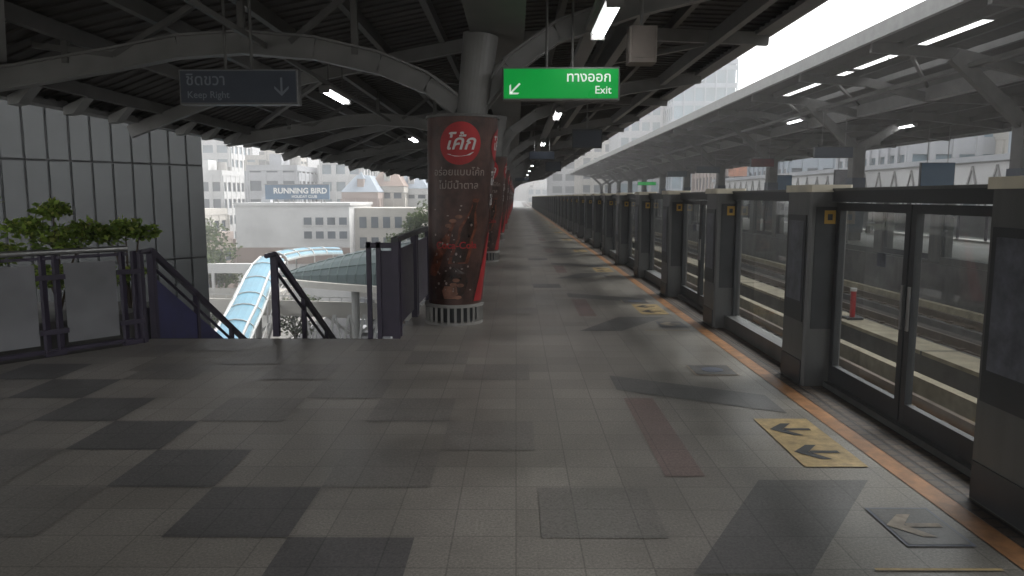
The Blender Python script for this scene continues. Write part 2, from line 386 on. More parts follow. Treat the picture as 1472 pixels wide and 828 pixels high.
for i,(xx,zz) in enumerate(((-.02,.52),(.02,.575),(.09,.51),(-.12,1.25),(-.06,1.31),(.02,1.36),(.0,.41),(.06,.36))):
    disc(b,A0+xx*2.2,zz,.045,m_skin,.0115+i*.0006,n=14,rings=2,ry=.024)
for i in range(40):
    disc(b,A0+random.uniform(-.8,.6),random.uniform(.4,1.5),random.uniform(.006,.016),m_adgrey,.010,n=8,rings=1,ry=random.uniform(.006,.02))
strip(b,[(.10,.30,.30),(.12,.36,.7),(.16,.42,1.1),(.24,.46,1.5),(.32,.5,2.0),(.34,.55,2.5)],m_redd,A0+.9,.006)
strip(b,[(-.05,.10,.30),(.02,.16,.6),(.09,.2,.9),(.16,.22,1.15)],m_red,A0+.9,.009)
for i,(tx,sz,z_) in enumerate((("โค้ก",.2,1.75),("ไม่มี",.16,1.5))):
    v_,f_=text_geo(tx,sz,'CENTER',.003); mapped(b,v_,f_,m_adw,A0+1.5,z_,.012)
disc(b,A0+1.5,2.24,.2,m_red,.008)
v_,f_=text_geo("โค้ก",.2,'CENTER',.004); mapped(b,v_,f_,m_adw,A0+1.5,2.18,.014)
m_basew=M("base_ring",(.30,.29,.27),.5)
b.cyl((0,0,0),(0,0,.035),.37,m_basew,seg=40); b.cyl((0,0,.225),(0,0,.262),.38,m_basew,seg=40); b.cyl((0,0,.035),(0,0,.225),.29,m_psd,seg=32)
for j in range(26):
    a=2*math.pi*j/26; b.beam((.355*math.cos(a),.355*math.sin(a),.035),(.355*math.cos(a),.355*math.sin(a),.225),.03,.03,m_basew)
b.cyl((.13,0,CH),(.13,0,CH+.03),.46,m_steeld,seg=40)
b.cyl((.24,0,CH+.03),(.36,0,3.58),.19,m_steel,r1=.22,seg=28)
o=b.build("advertising_column",(-.80,9.35,0))
for k in range(1,11): inst(o,(-.80,9.35+9*k,0))
# ---------------------------------------------------------------- signs
def text_on(parent,name,body,size,x,z,y,mat,align='LEFT',bold=.0):
    v_,f_=text_geo(body,size,align,bold); b=MB(); b.add([(p[0],0,p[1]) for p in v_],f_,mat)
    o=b.build(name,(x,y,z)); o.parent=parent; return o
def sarrow(b,cx,cz,s,y,mat,ang):
    ca,sa=math.cos(ang),math.sin(ang)
    def R(p): return (cx+(p[0]*ca-p[1]*sa)*s,y,cz+(p[0]*sa+p[1]*ca)*s)
    b.poly([R(p) for p in((1,-.12),(1,.12),(-.75,.12),(-.75,-.12))],mat)
    b.poly([R(p) for p in((-1,0),(-.2,-.8),(.1,-.8),(-.65,0))],mat)
    b.poly([R(p) for p in((-1,0),(-.65,0),(.1,.8),(-.2,.8))],mat)
def hsign(name,x0,x1,z0,z1,y,face,ztop):
    b=MB(); b.cbox(x0,x1,y,y+.14,z0,z1,.01,m_psdm)
    b.box(x0+.02,x1-.02,y-.006,y,z0+.02,z1-.02,face)
    w=x1-x0
    for t in(.38,.6): b.cyl((x0+w*t,y+.07,z1),(x0+w*t,y+.07,ztop),.016,m_steeld)
    return b
b=hsign("exit_sign",-.17,1.24,2.755,3.14,9.0,m_green,4.3); sarrow(b,-.02,2.885,.09,8.99,m_wtext,math.pi/4)
s=b.build("exit_sign")
text_on(s,"thai_text","ทางออก",.165,1.14,2.97,8.988,m_wtext,'RIGHT',.002); text_on(s,"english_text","Exit",.13,1.14,2.83,8.988,m_wtext,'RIGHT',.001)
b=hsign("keep_right_sign",-3.74,-2.42,2.62,3.0,8.3,m_navy,3.9); sarrow(b,-2.60,2.81,.1,8.29,m_gtext,math.pi/2)
b.box(-3.72,-2.44,8.29,8.294,2.985,2.99,m_gtext)
s=b.build("keep_right_sign")
text_on(s,"thai_text","ชิดขวา",.17,-3.66,2.83,8.288,m_gtext,bold=.002); text_on(s,"english_text","Keep Right",.105,-3.65,2.69,8.288,m_gtext,bold=.001)
m_spk=M("speaker_beige",(.17,.145,.125),.6)
b=MB(); b.cbox(1.35,1.68,9.0,9.3,3.2,3.62,.02,m_spk); b.cyl((1.51,9.15,3.62),(1.51,9.15,4.4),.02,m_steel); b.box(1.39,1.64,8.99,9.0,3.25,3.57,m_spk)
b.build("ceiling_speaker_box")
def lamp(x,y,z,L=1.5):
    b=MB(); b.box(-.09,.09,-L/2,L/2,.03,.09,m_steel); b.cyl((-.04,-L/2+.05,0),(-.04,L/2-.05,0),.022,m_lamp,seg=8); b.cyl((.04,-L/2+.05,0),(.04,L/2-.05,0),.022,m_lamp,seg=8)
    for s_ in(-1,1): b.box(-.08,.08,s_*L/2-.02,s_*L/2+.02,-.03,.03,m_steel)
    for s_ in(-.5,.5): b.cyl((0,s_,.09),(0,s_,.6),.01,m_steeld)
    return b.build("fluorescent_lamp",(x,y,z))
l=lamp(-3.1,12.85,3.3)
for k in range(1,6): inst(l,(-3.1,12.85+9.4*k,3.3))
for k in range(0,8): inst(l,(.95,8.1+9*k,3.45))
inst(l,(-.75,6.6,3.95))
b=MB(); b.box(-.02,.02,-45,50,0,.06,m_steeld); b.build("lamp_conduit",(-3.1,50,3.42))
b=MB(); b.box(-.1,.1,-45,50,0,.08,m_steel); b.build("cable_tray",(.95,50,3.62))
def hang(name,x,y,z,w,h,mat):
    b=MB(); b.cbox(-w/2,w/2,-.06,.06,0,h,.01,m_psd); b.box(-w/2+.02,w/2-.02,-.066,-.06,.02,h-.02,mat)
    for s_ in(-.3,.3): b.cyl((w*s_,0,h),(w*s_,0,h+1.2),.012,m_steel)
    return b.build(name,(x,y,z))
hang("hanging_sign",.9,26,2.9,.9,.28,m_navy); hang("hanging_sign",.5,62,2.9,1.2,.3,m_navy)
def tv(x,y,z):
    b=MB(); b.box(-.4,.4,-.05,.05,0,.5,m_psd); b.box(-.37,.37,-.056,-.05,.04,.46,m_navy); b.cyl((0,0,.5),(0,0,1.6),.02,m_steel); b.build("hanging_monitor",(x,y,z))
tv(1.9,20,2.9); tv(1.9,38,2.9)
# ---------------------------------------------------------------- railings & stairs
def panelrail(name,p0,p1,n,top=1.05):
    b=MB(); p0=Vector(p0);p1=Vector(p1); d=(p1-p0); L=d.length; d.normalize(); nrm=Vector((d.y,-d.x,0))
    if nrm.y>0: nrm=-nrm
    for i in range(n+1):
        p=p0+d*L*i/n
        for o_ in(-.06,.06):
            q=p+d*o_; b.beam(q+Vector((0,0,0)),q+Vector((0,0,top-.03)),.03,.075,m_post)
        b.beam(p-d*.09+Vector((0,0,.03)),p+d*.09+Vector((0,0,.03)),.1,.05,m_post)
        for zz in(.25,.8): b.beam(p-d*.13+nrm*.03+Vector((0,0,zz)),p+d*.13+nrm*.03+Vector((0,0,zz)),.03,.05,m_post)
        if i<n:
            q0=p+d*.13; q1=p+d*(L/n-.13)
            b.add([q0+Vector((0,0,.12)),q1+Vector((0,0,.12)),q1+Vector((0,0,top-.12)),q0+Vector((0,0,top-.12)),
                   q0+nrm*.012+Vector((0,0,.12)),q1+nrm*.012+Vector((0,0,.12)),q1+nrm*.012+Vector((0,0,top-.12)),q0+nrm*.012+Vector((0,0,top-.12))],
                  [(0,1,2,3),(7,6,5,4),(0,4,5,1),(2,6,7,3),(1,5,6,2),(0,3,7,4)],m_frost)
    b.cyl(p0+Vector((0,0,top)),p1+Vector((0,0,top)),.03,m_rail); b.beam(p0+Vector((0,0,top-.06)),p1+Vector((0,0,top-.06)),.03,.03,m_post)
    b.beam(p0+Vector((0,0,.05)),p1+Vector((0,0,.05)),.05,.04,m_post)
    return b.build(name)
panelrail("platform_railing",(-4.2,7.85,0),(-9,1.95,0),10)
def srail(b,x,y0,n=14,solid=False,top=1.0):
    sl=.577
    L=4.2
    b.cyl((x,y0-.25,top),(x,y0,top),.028,m_post); b.beam((x,y0,top),(x,y0+L,top-L*sl),.05,.07,m_post); b.cyl((x,y0+.05,top-.2),(x,y0+L,top-.2-L*sl),.02,m_post)
    b.beam((x,y0,0),(x,y0,top),.07,.07,m_post)
    if solid: b.beam((x,y0-.25,0),(x,y0-.25,top),.05,.08,m_post)
    yy=y0+1.1
    while yy<y0+L: b.beam((x,yy,-(yy-y0)*sl-.2),(x,yy,top-(yy-y0)*sl),.05,.07,m_post); yy+=1.1
    if solid:
        b.add([(x-.01,y0+.06,-.1),(x-.01,y0+L,-.1-L*sl),(x-.01,y0+L,top-.28-L*sl),(x-.01,y0+.06,top-.32),(x+.01,y0+.06,-.1),(x+.01,y0+L,-.1-L*sl),(x+.01,y0+L,top-.28-L*sl),(x+.01,y0+.06,top-.32)],[(0,1,2,3),(7,6,5,4),(0,3,7,4),(3,2,6,7)],m_purple)
b=MB(); srail(b,-4.12,8.2,solid=True); b.build("stair_handrail")
b=MB(); srail(b,-2.77,8.32,top=.95); b.build("stair_handrail")
b=MB()
for i in range(26):
    b.box(-4.1,-1.42,8.15+.29*i,8.15+.29*(i+1),-.167*(i+1)-.2,-.167*(i+1),m_conc)
b.build("staircase")
b=MB()
yy=8.2; i=0
while yy<YE-2:
    for o_ in(0,.14): b.beam((-1.36,yy+o_,0),(-1.36,yy+o_,1.1),.08,.06,m_post)
    b.box(-1.375,-1.355,yy+.2,yy+1.4,.12,1.0,m_post if i<3 else m_frost); yy+=1.5; i+=1
b.box(-1.40,-1.32,8.15,YE,1.1,1.15,m_psd)
for xx in(-1.66,-1.55): b.beam((xx,8.2,0),(xx,8.2,1.1),.05,.05,m_post)
b.beam((-1.68,8.2,1.06),(-1.34,8.2,1.06),.05,.06,m_post); b.beam((-1.45,8.21,0.02),(-1.45,8.21,1.0),.16,.02,m_post)
b.build("guard_railing")
b=MB(); b.box(-4.15,-1.4,8.152,8.2,-.25,-.004,m_concd); b.build("stair_nosing")
# ---------------------------------------------------------------- vegetation
def leafmat(name,col):
    m=bpy.data.materials.new(name); m.use_nodes=True; nt=m.node_tree; nt.nodes.remove(nt.nodes["Principled BSDF"])
    oi=nt.nodes.new("ShaderNodeNewGeometry"); hs=nt.nodes.new("ShaderNodeHueSaturation"); hs.inputs["Color"].default_value=col+(1,)
    mr=nt.nodes.new("ShaderNodeMapRange"); mr.inputs[3].default_value=.6; mr.inputs[4].default_value=1.35
    nt.links.new(oi.outputs["Random Per Island"],mr.inputs[0]); nt.links.new(mr.outputs[0],hs.inputs["Value"])
    d=nt.nodes.new("ShaderNodeBsdfDiffuse"); t=nt.nodes.new("ShaderNodeBsdfTranslucent"); nt.links.new(hs.outputs[0],d.inputs[0]); nt.links.new(hs.outputs[0],t.inputs[0])
    mx=nt.nodes.new("ShaderNodeMixShader"); mx.inputs[0].default_value=.45
    nt.links.new(d.outputs[0],mx.inputs[1]); nt.links.new(t.outputs[0],mx.inputs[2]); nt.links.new(mx.outputs[0],nt.nodes["Material Output"].inputs[0]); return m
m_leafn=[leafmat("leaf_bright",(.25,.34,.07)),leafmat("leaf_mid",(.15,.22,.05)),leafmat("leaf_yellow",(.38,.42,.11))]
m_leaft=[leafmat("tree_leaf_mid",(.10,.13,.06)),leafmat("tree_leaf_dark",(.06,.085,.04)),leafmat("tree_leaf_light",(.14,.17,.08))]
m_bark=M("bark",(.10,.075,.05),.9,var=.3)
def leaves(b,c,rad,n,size,flat=1.,ms=None):
    ms=ms or m_leafn
    for _ in range(n):
        while True:
            p=Vector((random.uniform(-1,1),random.uniform(-1,1),random.uniform(-1,1)))
            if p.length<1: break
        p=Vector((p.x*rad,p.y*rad,p.z*rad*flat))+Vector(c)
        a=Vector((random.gauss(0,1),random.gauss(0,1),random.gauss(0,.6))).normalized(); t=a.orthogonal().normalized()
        t=(Matrix.Rotation(random.uniform(0,6.28),3,a)@t); s_=size*random.uniform(.6,1.3)
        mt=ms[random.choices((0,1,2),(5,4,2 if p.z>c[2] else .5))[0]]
        b.add([p,p+a*s_*.5+t*s_*.3,p+a*s_,p+a*s_*.5-t*s_*.3],[(0,1,2,3)],mt)
def shrub(x,y,z0,zt,clumps,size=.075):
    b=MB()
    for cx,cy,cz,r,n in clumps:
        b.cyl((x,y,z0),(x+cx*.5,y+cy*.5,(z0+cz)/2+.1),.018,m_bark,r1=.012,seg=6); b.cyl((x+cx*.5,y+cy*.5,(z0+cz)/2+.1),(x+cx,y+cy,cz),.012,m_bark,r1=.005,seg=5)
        for k in range(5): 
            e=Vector((x+cx+random.uniform(-r,r)*.7,y+cy+random.uniform(-r,r)*.7,cz+random.uniform(0,.1))); b.cyl((x+cx,y+cy,cz-.1),e,.006,m_bark,r1=.003,seg=4)
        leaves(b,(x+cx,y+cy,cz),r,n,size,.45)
    b.build("shrub")
shrub(-5.25,8.3,.3,1.5,[(0,0,1.46,.2,320),(-.35,.05,1.25,.26,380),(.3,.1,1.22,.25,340),(.05,0,1.12,.35,440),(0,-.1,.7,.3,260)])
shrub(-4.55,8.5,.3,1.4,[(0,0,1.26,.18,260),(.15,.05,1.2,.2,280),(-.2,0,1.18,.22,300),(.0,-.1,.7,.25,220)])
shrub(-6.15,8.1,.3,1.5,[(.2,0,1.55,.2,260),(.1,-.1,1.1,.3,380),(-.3,0,1.45,.25,300),(.15,-.4,.8,.3,320)])
shrub(-5.8,7.2,.2,1.2,[(.0,0,1.12,.3,380),(.4,.4,1.02,.25,300),(-.3,0,.8,.25,220),(.3,.2,.6,.3,220)])
b=MB(); b.prism([(-4.35,8.1),(-4.35,9.0),(-8,9.0),(-8,4.0)],-.3,.3,m_concd); b.build("planter")
def tree(x,y,z0,h,r,n=1800,size=.35):
    b=MB(); b.cyl((x,y,z0),(x+.1,y,z0+h*.5),.22,m_bark,r1=.14,seg=8)
    for k in range(9):
        a=k*2.4; rr=r*random.uniform(.35,.8); e=(x+rr*math.cos(a),y+rr*math.sin(a),z0+h*random.uniform(.55,.95))
        b.cyl((x+.1,y,z0+h*random.uniform(.35,.5)),e,.09,m_bark,r1=.03,seg=6); leaves(b,e,r*random.uniform(.35,.55),n//9,size,.7,m_leaft)
    b.build("tree")
tree(-31.2,74,-12,9.5,3.2,1800,.4); tree(-36,80,-12,11,4,1400,.4); tree(-12.2,78,-12,13.0,3.0,2400,.38); tree(-9,90,-12,13,3.6,1600,.4); tree(-26,62,-12,4.5,2.5,700,.35); tree(-18.5,60,-12,5.,2.,700,.3)
# ---------------------------------------------------------------- grey cladding building
b=MB()
p0=Vector((-11.05,26,0)); p1=Vector((-19.5,14.5,0)); d=(p1-p0); L=d.length; d.normalize(); nr=Vector((-d.y,d.x,0))
if nr.y>0: nr=-nr
bk=-nr
b.prism([tuple((p0)[:2]),tuple((p0+bk*12)[:2]),tuple((p1+bk*12)[:2]),tuple(p1[:2])],-12,7,m_walld)
pw=.62; i=0; H=3.2
zs=[2.72-H*5+H*k for k in range(7)]
while i*pw<L-.1:
    for zz in zs:
        a=p0+d*(i*pw+.04)+nr*.08; c=p0+d*((i+1)*pw-.04)+nr*.08
        a0=a-nr*.078;c0=c-nr*.078; T=H-.07
        b.add([a0+Vector((0,0,zz)),c0+Vector((0,0,zz)),c0+Vector((0,0,zz+T)),a0+Vector((0,0,zz+T)),a+Vector((0,0,zz)),c+Vector((0,0,zz)),c+Vector((0,0,zz+T)),a+Vector((0,0,zz+T))],[(4,5,6,7),(0,4,7,3),(1,2,6,5),(3,7,6,2),(0,1,5,4)],m_wallp)
    i+=1
b.build("grey_clad_building")
# ---------------------------------------------------------------- buildings
m_win=M("window_glass",(.08,.10,.12),.15,var=.3,scale=.3)
m_winl=M("window_glass_light",(.22,.27,.30),.15,var=.25,scale=.2)
def building(name,x,y,w,dp,z0,z1,wall,glass=None,fh=3.3,bay=3.,rz=0,sp=.45,pier=.3,roof=True):
    glass=glass or m_win; b=MB(); hw,hd=w/2,dp/2
    b.box(-hw+.25,hw-.25,-hd+.25,hd-.25,z0,z1,glass)
    z=z0
    while z<z1-.5:
        b.box(-hw,hw,-hd,hd,z,z+fh*sp,wall); z+=fh
    b.box(-hw-.1,hw+.1,-hd-.1,hd+.1,z1-.2,z1+.8,wall)
    nx=max(1,round(w/bay)); ny=max(1,round(dp/bay))
    for i in range(nx+1):
        xx=-hw+i*w/nx
        for s_ in(-1,1): b.box(xx-bay*pier/2,xx+bay*pier/2,s_*(hd+.02)-.14,s_*(hd+.02)+.05,z0,z1-.25,wall)
    for i in range(ny+1):
        yy=-hd+i*dp/ny
        for s_ in(-1,1): b.box(s_*(hw+.02)-.14,s_*(hw+.02)+.05,yy-bay*pier/2,yy+bay*pier/2,z0,z1-.25,wall)
    if roof:
        b.box(-hw*.4,hw*.1,-hd*.4,hd*.3,z1+.8,z1+3,wall); b.cyl((hw*.5,0,z1+.8),(hw*.5,0,z1+2.6),1.,m_conc,seg=14)
        b.cyl((-hw*.7,0,z1+.8),(-hw*.7,0,z1+5),.06,m_steel,seg=5)
        for _ in range(4): 
            px,py=random.uniform(-hw*.8,hw*.8),random.uniform(-hd*.8,hd*.8); b.box(px-.6,px+.6,py-.5,py+.5,z1+.8,z1+1.8,m_steel)
    return b.build(name,(x,y,0),rz)
W=lambda n,c:M(n,c,.7,var=.14,scale=.25,det=3)
w1=W("render_white",(.50,.50,.49));w2=W("render_cream",(.42,.40,.36));w3=W("render_grey",(.33,.34,.355));w4=W("render_pink",(.33,.265,.235));w5=W("render_bluegrey",(.25,.29,.33));w6=W("render_brown",(.24,.18,.15))
b=MB(); x0,x1=-34.5,-20.5
b.box(x0,x1,90,104,-12,.55,w1); b.box(x0-.15,x1+.15,89.85,104.15,.55,.9,w1); b.box(x0-.05,x1-.0,89.9,89.99,-6.6,-4.6,w6)
b.box(x1-.0,x1+8.2,93,104,-12,.2,w2)
for i in range(4):
    for j in range(3):
        xx=x1-5.6+i*1.45; zz=-.9-1.7*j
        if j<2: b.box(xx,xx+.95,89.93,89.99,zz-.9,zz,m_win); b.box(xx-.08,xx+1.03,89.86,89.93,zz-1.02,zz-.92,w1)
for i in range(5):
    for j in range(3):
        xx=x1+.6+i*1.5; zz=-.9-2.6*j; b.box(xx,xx+.9,92.93,92.99,zz-1.4,zz,m_win)
b.box(-33,-31.8,95,96.5,.9,1.9,w3); b.build("white_building")
m_bill=M("billboard_blue",(.07,.13,.20),.5,var=.15,scale=.6)
b=MB(); b.box(-31.4,-23.4,92,92.3,1.3,3.1,m_bill); b.box(-31.5,-23.3,91.95,92.35,3.1,3.2,m_steel)
for x in(-30.5,-28.5,-26.5,-24.5): b.beam((x,92.4,.5),(x,92.4,3),.12,.12,m_steel); b.beam((x,94.5,.7),(x,92.4,2.7),.1,.1,m_steel)
s=b.build("rooftop_billboard"); text_on(s,"billboard_text","RUNNING BIRD",.95,-27.0,2.05,91.97,m_white,'CENTER',.03); text_on(s,"billboard_subtext","HOLIDAY CLUB",.45,-26.5,1.5,91.97,m_white,'CENTER',.01)
building("office_building",-72,180,10,14,-12,16,w1,m_winl,fh=3.2)
building("office_building",-62,200,7,12,-12,19,w3,m_win)
building("office_building",-55,170,10,12,-12,10,w2,m_winl,bay=2.5)
building("apartment_building",-62,150,9,12,-12,6,w1,m_win,bay=2.4)
building("apartment_building",-44,140,9,14,-12,6.5,w3,m_win)
building("apartment_building",-34,150,8,14,-12,8.,w1,m_winl)
building("office_building",-47,230,12,14,-12,17,w2,m_winl)
building("shop_building",-52,112,10,14,-12,-1,w2,m_win); building("shop_building",-44,98,8,10,-12,-4,w4,m_win)
building("office_building",-90,210,14,14,-12,22,w1,m_winl)
for i in range(6):
    x=-24+i*3.2; y=118+i*5; h=1.8+random.uniform(-.6,1.8); wl=(w4,w2,w1,w4,w6,w2)[i]
    o=building("shophouse",x,y,5.4,10,-12,h,wl,m_win,fh=3,bay=1.8,roof=False)
    b=MB(); m_rf=w6 if i%2 else w5
    b.add([(-2.9,-5.2,0),(2.9,-5.2,0),(2.9,5.2,0),(-2.9,5.2,0),(-1,-2.5,2.6),(1,-2.5,2.6),(1,2.5,2.6),(-1,2.5,2.6)],[(0,1,5,4),(1,2,6,5),(2,3,7,6),(3,0,4,7),(4,5,6,7)],m_rf)
    b.box(-.5,.5,-4.4,-3.2,.2,2,wl); b.add([(-.6,-4.5,2),(.6,-4.5,2),(.6,-3.1,2),(-.6,-3.1,2),(0,-3.8,3.2)],[(0,1,4),(1,2,4),(2,3,4),(3,0,4)],m_rf)
    r=b.build("pitched_roof",(0,0,h+.8)); r.parent=o
m_gl=M("tower_glass",(.15,.22,.26),.12,var=.35,scale=.1)
building("glass_tower",39,165,13,20,-12,29,w5,m_gl,fh=3.6,bay=2.2,sp=.25,pier=.12)
building("office_building",27,170,9,16,-12,24,w3,m_gl,bay=2)
building("office_building",20,190,8,16,-12,19,w2,m_win)
building("office_building",13,210,7,16,-12,11,w3,m_win)
building("office_building",31.5,112,6,14,-12,9,w4,m_win,bay=2.)
b=MB(); b.box(30,33.6,104.5,104.8,4.5,10.8,M("banner_orange",(.42,.17,.09),.5,var=.3,scale=.8)); b.box(30.4,33.2,104.44,104.5,8.2,10.2,m_adw)
for x in(30.3,33.3): b.beam((x,104.9,3),(x,104.9,10.8),.15,.15,m_steel)
b.build("rooftop_billboard")
building("office_building",42,120,9,14,-12,10,w3,m_win,bay=2.4)
building("office_building",56,110,14,18,-12,12,w3,m_win,bay=2.4)
building("office_building",58,80,14,16,-12,18,w5,m_gl,bay=2.,sp=.3)
building("office_building",42,60,12,14,-12,6,w2,m_win,bay=2.4)
building("office_building",34,90,7,14,-12,9,w5,m_win,bay=1.8,fh=2.8); building("office_building",33,62,7,12,-12,8,w3,m_gl,bay=1.6,fh=2.8); building("office_building",36,42,8,12,-12,9,w5,m_win,bay=1.8,fh=2.8)
building("office_building",14,330,18,16,-12,5,w1,m_winl); building("office_building",-28,300,14,16,-12,8,w1,m_winl)
b=MB(); b.box(24,25,10,90,-12,3.4,w1)
for i in range(40):
    y=12+i*2; b.beam((23.95,y,.5),(23.95,y+1,3.2),.06,.10,m_steel); b.beam((23.95,y+2,.5),(23.95,y+1,3.2),.06,.10,m_steel)
    if i%2: b.box(23.9,23.99,y+.5,y+1.5,.6,1.6,m_win)
b.box(23.8,25.2,10,90,3.4,3.7,w3); b.build("lattice_facade_building")
# ---------------------------------------------------------------- skywalks, canopy
m_blue=M("canopy_blue",(.11,.26,.34),.35,var=.15,scale=.6)
m_bluel=M("canopy_blue_light",(.36,.47,.50),.35,var=.08)
m_wframe=M("white_frame",(.5,.5,.48),.5,var=.06)
def canopy(path,w,rise,name):
    b=MB(); pts=[Vector(p) for p in path]; rows=[]
    for i,p in enumerate(pts):
        d=(pts[min(i+1,len(pts)-1)]-pts[max(i-1,0)]); d.z=0; d.normalize(); r=Vector((d.y,-d.x,0))
        rows.append([p+r*(w/2*math.cos(math.pi*k/8))*-1+Vector((0,0,rise*math.sin(math.pi*k/8))) for k in range(9)])
    for i in range(len(rows)-1):
        for k in range(8):
            mt=m_blue if 0<k<7 else m_bluel
            b.add([rows[i][k],rows[i][k+1],rows[i+1][k+1],rows[i+1][k]],[(0,1,2,3)],mt)
        for k in range(8): b.beam(rows[i][k]+Vector((0,0,.04)),rows[i][k+1]+Vector((0,0,.04)),.1,.08,m_wframe)
    for k in(0,2,6,8):
        for i in range(len(rows)-1): b.beam(rows[i][k]+Vector((0,0,.05)),rows[i+1][k]+Vector((0,0,.05)),.14,.14,m_wframe)
    for i in range(0,len(rows),2):
        for k in(0,8): b.cyl(rows[i][k],rows[i][k]-Vector((0,0,2.6)),.07,m_wframe,seg=6)
    for i in range(len(rows)-1):
        for k in(0,8): 
            b.beam(rows[i][k]-Vector((0,0,2.6)),rows[i+1][k]-Vector((0,0,2.6)),.15,.5,m_conc); b.beam(rows[i][k]-Vector((0,0,1.6)),rows[i+1][k]-Vector((0,0,1.6)),.06,.06,m_wframe)
    b.build(name)
canopy([(-16.2,38,-8.2),(-17.2,42,-7.7),(-18.0,46,-6.9),(-18.7,49.5,-6.4),(-19.2,52,-5.9),(-20.1,56,-5.2),(-20.9,60,-4.5),(-21.4,63.5,-4.1)],2.4,.7,"walkway_canopy")
canopy([(-21.4,64.5,-4.),(-20.9,67,-3.9),(-20.0,69,-3.85),(-18.9,70.5,-3.9),(-17.5,71.6,-4.0)],2.4,.7,"walkway_canopy")
b=MB()
b.box(-45,-24.2,69,73,-5.6,-5.0,w1); b.box(-45,-24.2,69,69.2,-5.0,-4.7,w1); b.box(-45,-23,68.6,73.4,-8.9,-7.6,w2); b.box(-45,-23.5,68.9,69.,-7.6,-7.,m_rail)
for x in range(-44,-23,3): b.box(x,x+.25,69,69.25,-7.6,-5.6,w1)
for x in(-40,-30): b.cyl((x,71,-12),(x,71,-8.9),.6,m_conc)
b.build("skywalk_bridge")
b=MB(); P=[(-40,61),(-30,60.5),(-22,59.5),(-14,58),(-6,56),(2,53)]
for p,q in zip(P,P[1:]):
    b.beam((p[0],p[1],-7.3),(q[0],q[1],-7.3),.3,1.1,w2); b.beam((p[0],p[1]+1.5,-7.9),(q[0],q[1]+1.5,-7.9),3,.3,w2); b.beam((p[0],p[1],-6.4),(q[0],q[1],-6.4),.08,.08,m_rail)
    for t in range(8):
        xx=lerp(p[0],q[0],t/8); yy=lerp(p[1],q[1],t/8); b.beam((xx,yy,-6.8),(xx,yy,-6.4),.06,.06,m_rail)
for x,y in((-34,62),(-22,61),(-13.4,59.8),(-4,57)):
    b.cyl((x,y,-12),(x,y,-8.1),.45,m_conc); b.beam((x,y,-10),(x-2.4,y,-8.1),.2,.2,m_wframe); b.beam((x,y,-10),(x+2.4,y,-8.1),.2,.2,m_wframe)
s=b.build("elevated_walkway"); text_on(s,"walkway_lettering","SIAM  SKYWALK",.55,-28.5,-7.5,60.1,m_walld,'LEFT',.01)
m_shell=M("shell_green",(.03,.055,.055),.5,var=.2,scale=.8); m_seam=M("shell_seam",(.06,.09,.085),.5)
b=MB(); nu,nv=28,10; rows=[]
C=Vector((-4.5,55,-4.6))
for i in range(nu+1):
    t=i/nu; x=-13.2+t*20; s_=min(1,(t*1.9))**.72; hh=3.1*s_; ww=5.5*min(1,t*2+.02)**.6
    rows.append([Vector((C.x+x,C.y-ww*math.cos(math.pi*k/nv),C.z+hh*math.sin(math.pi*k/nv)+(.25-.2*s_))) for k in range(nv+1)])
for i in range(nu):
    for k in range(nv): b.add([rows[i][k],rows[i+1][k],rows[i+1][k+1],rows[i][k+1]],[(0,1,2,3)],m_shell)
    if i: 
        for k in range(nv): b.beam(rows[i][k],rows[i][k+1],.07,.09,m_seam)
for k in(2,4): 
    for i in range(nu): b.beam(rows[i][k],rows[i+1][k],.07,.09,m_seam)
for i in range(nu): b.beam(rows[i][0]-Vector((0,.2,.2)),rows[i+1][0]-Vector((0,.2,.2)),.5,.45,w2)
b.cyl((-12,54,-12),(-12,54,-4.8),.3,m_wframe); b.cyl((-6,51,-12),(-6,51,-4.8),.3,m_wframe)
for i in range(5): 
    x=-15.5+i*1.1; b.beam((x,53,-12),(x+1.0,53,-7.),.16,.16,m_wframe); b.beam((x+1.0,53,-12),(x,53,-7.),.12,.12,m_wframe)
b.build("shell_roof_pavilion")
m_tyre=M("tyre",(.02,.02,.02),.8); m_cwin=M("car_glass",(.03,.035,.04),.1)
def car(x,y,col,rz=0):
    b=MB(); m=M("car_paint",col,.25,var=.03)
    pr=[(-2.2,.35),(-2.2,.75),(-2.05,.9),(-1.5,.95),(-.9,1.42),(.6,1.45),(1.3,.95),(2.0,.82),(2.2,.6),(2.2,.35)]
    n=len(pr); vs=[(-.85,p,q) for p,q in pr]+[(.85,p,q) for p,q in pr]
    b.add(vs,[tuple(range(n)),tuple(range(n,2*n))[::-1]]+[(i,n+i,n+(i+1)%n,(i+1)%n) for i in range(n)],m)
    for s_ in(-.855,.855): b.poly([(s_,-1.35,.97),(s_,-.85,1.36),(s_,.55,1.38),(s_,1.1,.97)],m_cwin)
    b.poly([(-.72,-1.46,1.0),(.72,-1.46,1.0),(.66,-.96,1.4),(-.66,-.96,1.4)],m_cwin); b.poly([(-.72,1.27,1.0),(.72,1.27,1.0),(.66,.68,1.43),(-.66,.68,1.43)],m_cwin)
    for s_ in(-.86,.66):
        for yy in(-1.35,1.35): b.cyl((s_,yy,.33),(s_+.2,yy,.33),.33,m_tyre)
    for s_ in(-.8,.5): b.box(s_,s_+.3,-2.22,-2.2,.65,.8,m_red)
    b.build("car",(x,y,-11.99),rz)
car(-15.3,73,(.7,.7,.7)); car(-12.6,82,(.6,.6,.62)); car(-18.5,88,(.1,.1,.12)); car(-15.2,92,(.45,.06,.05)); car(-12,66,(.5,.5,.5))
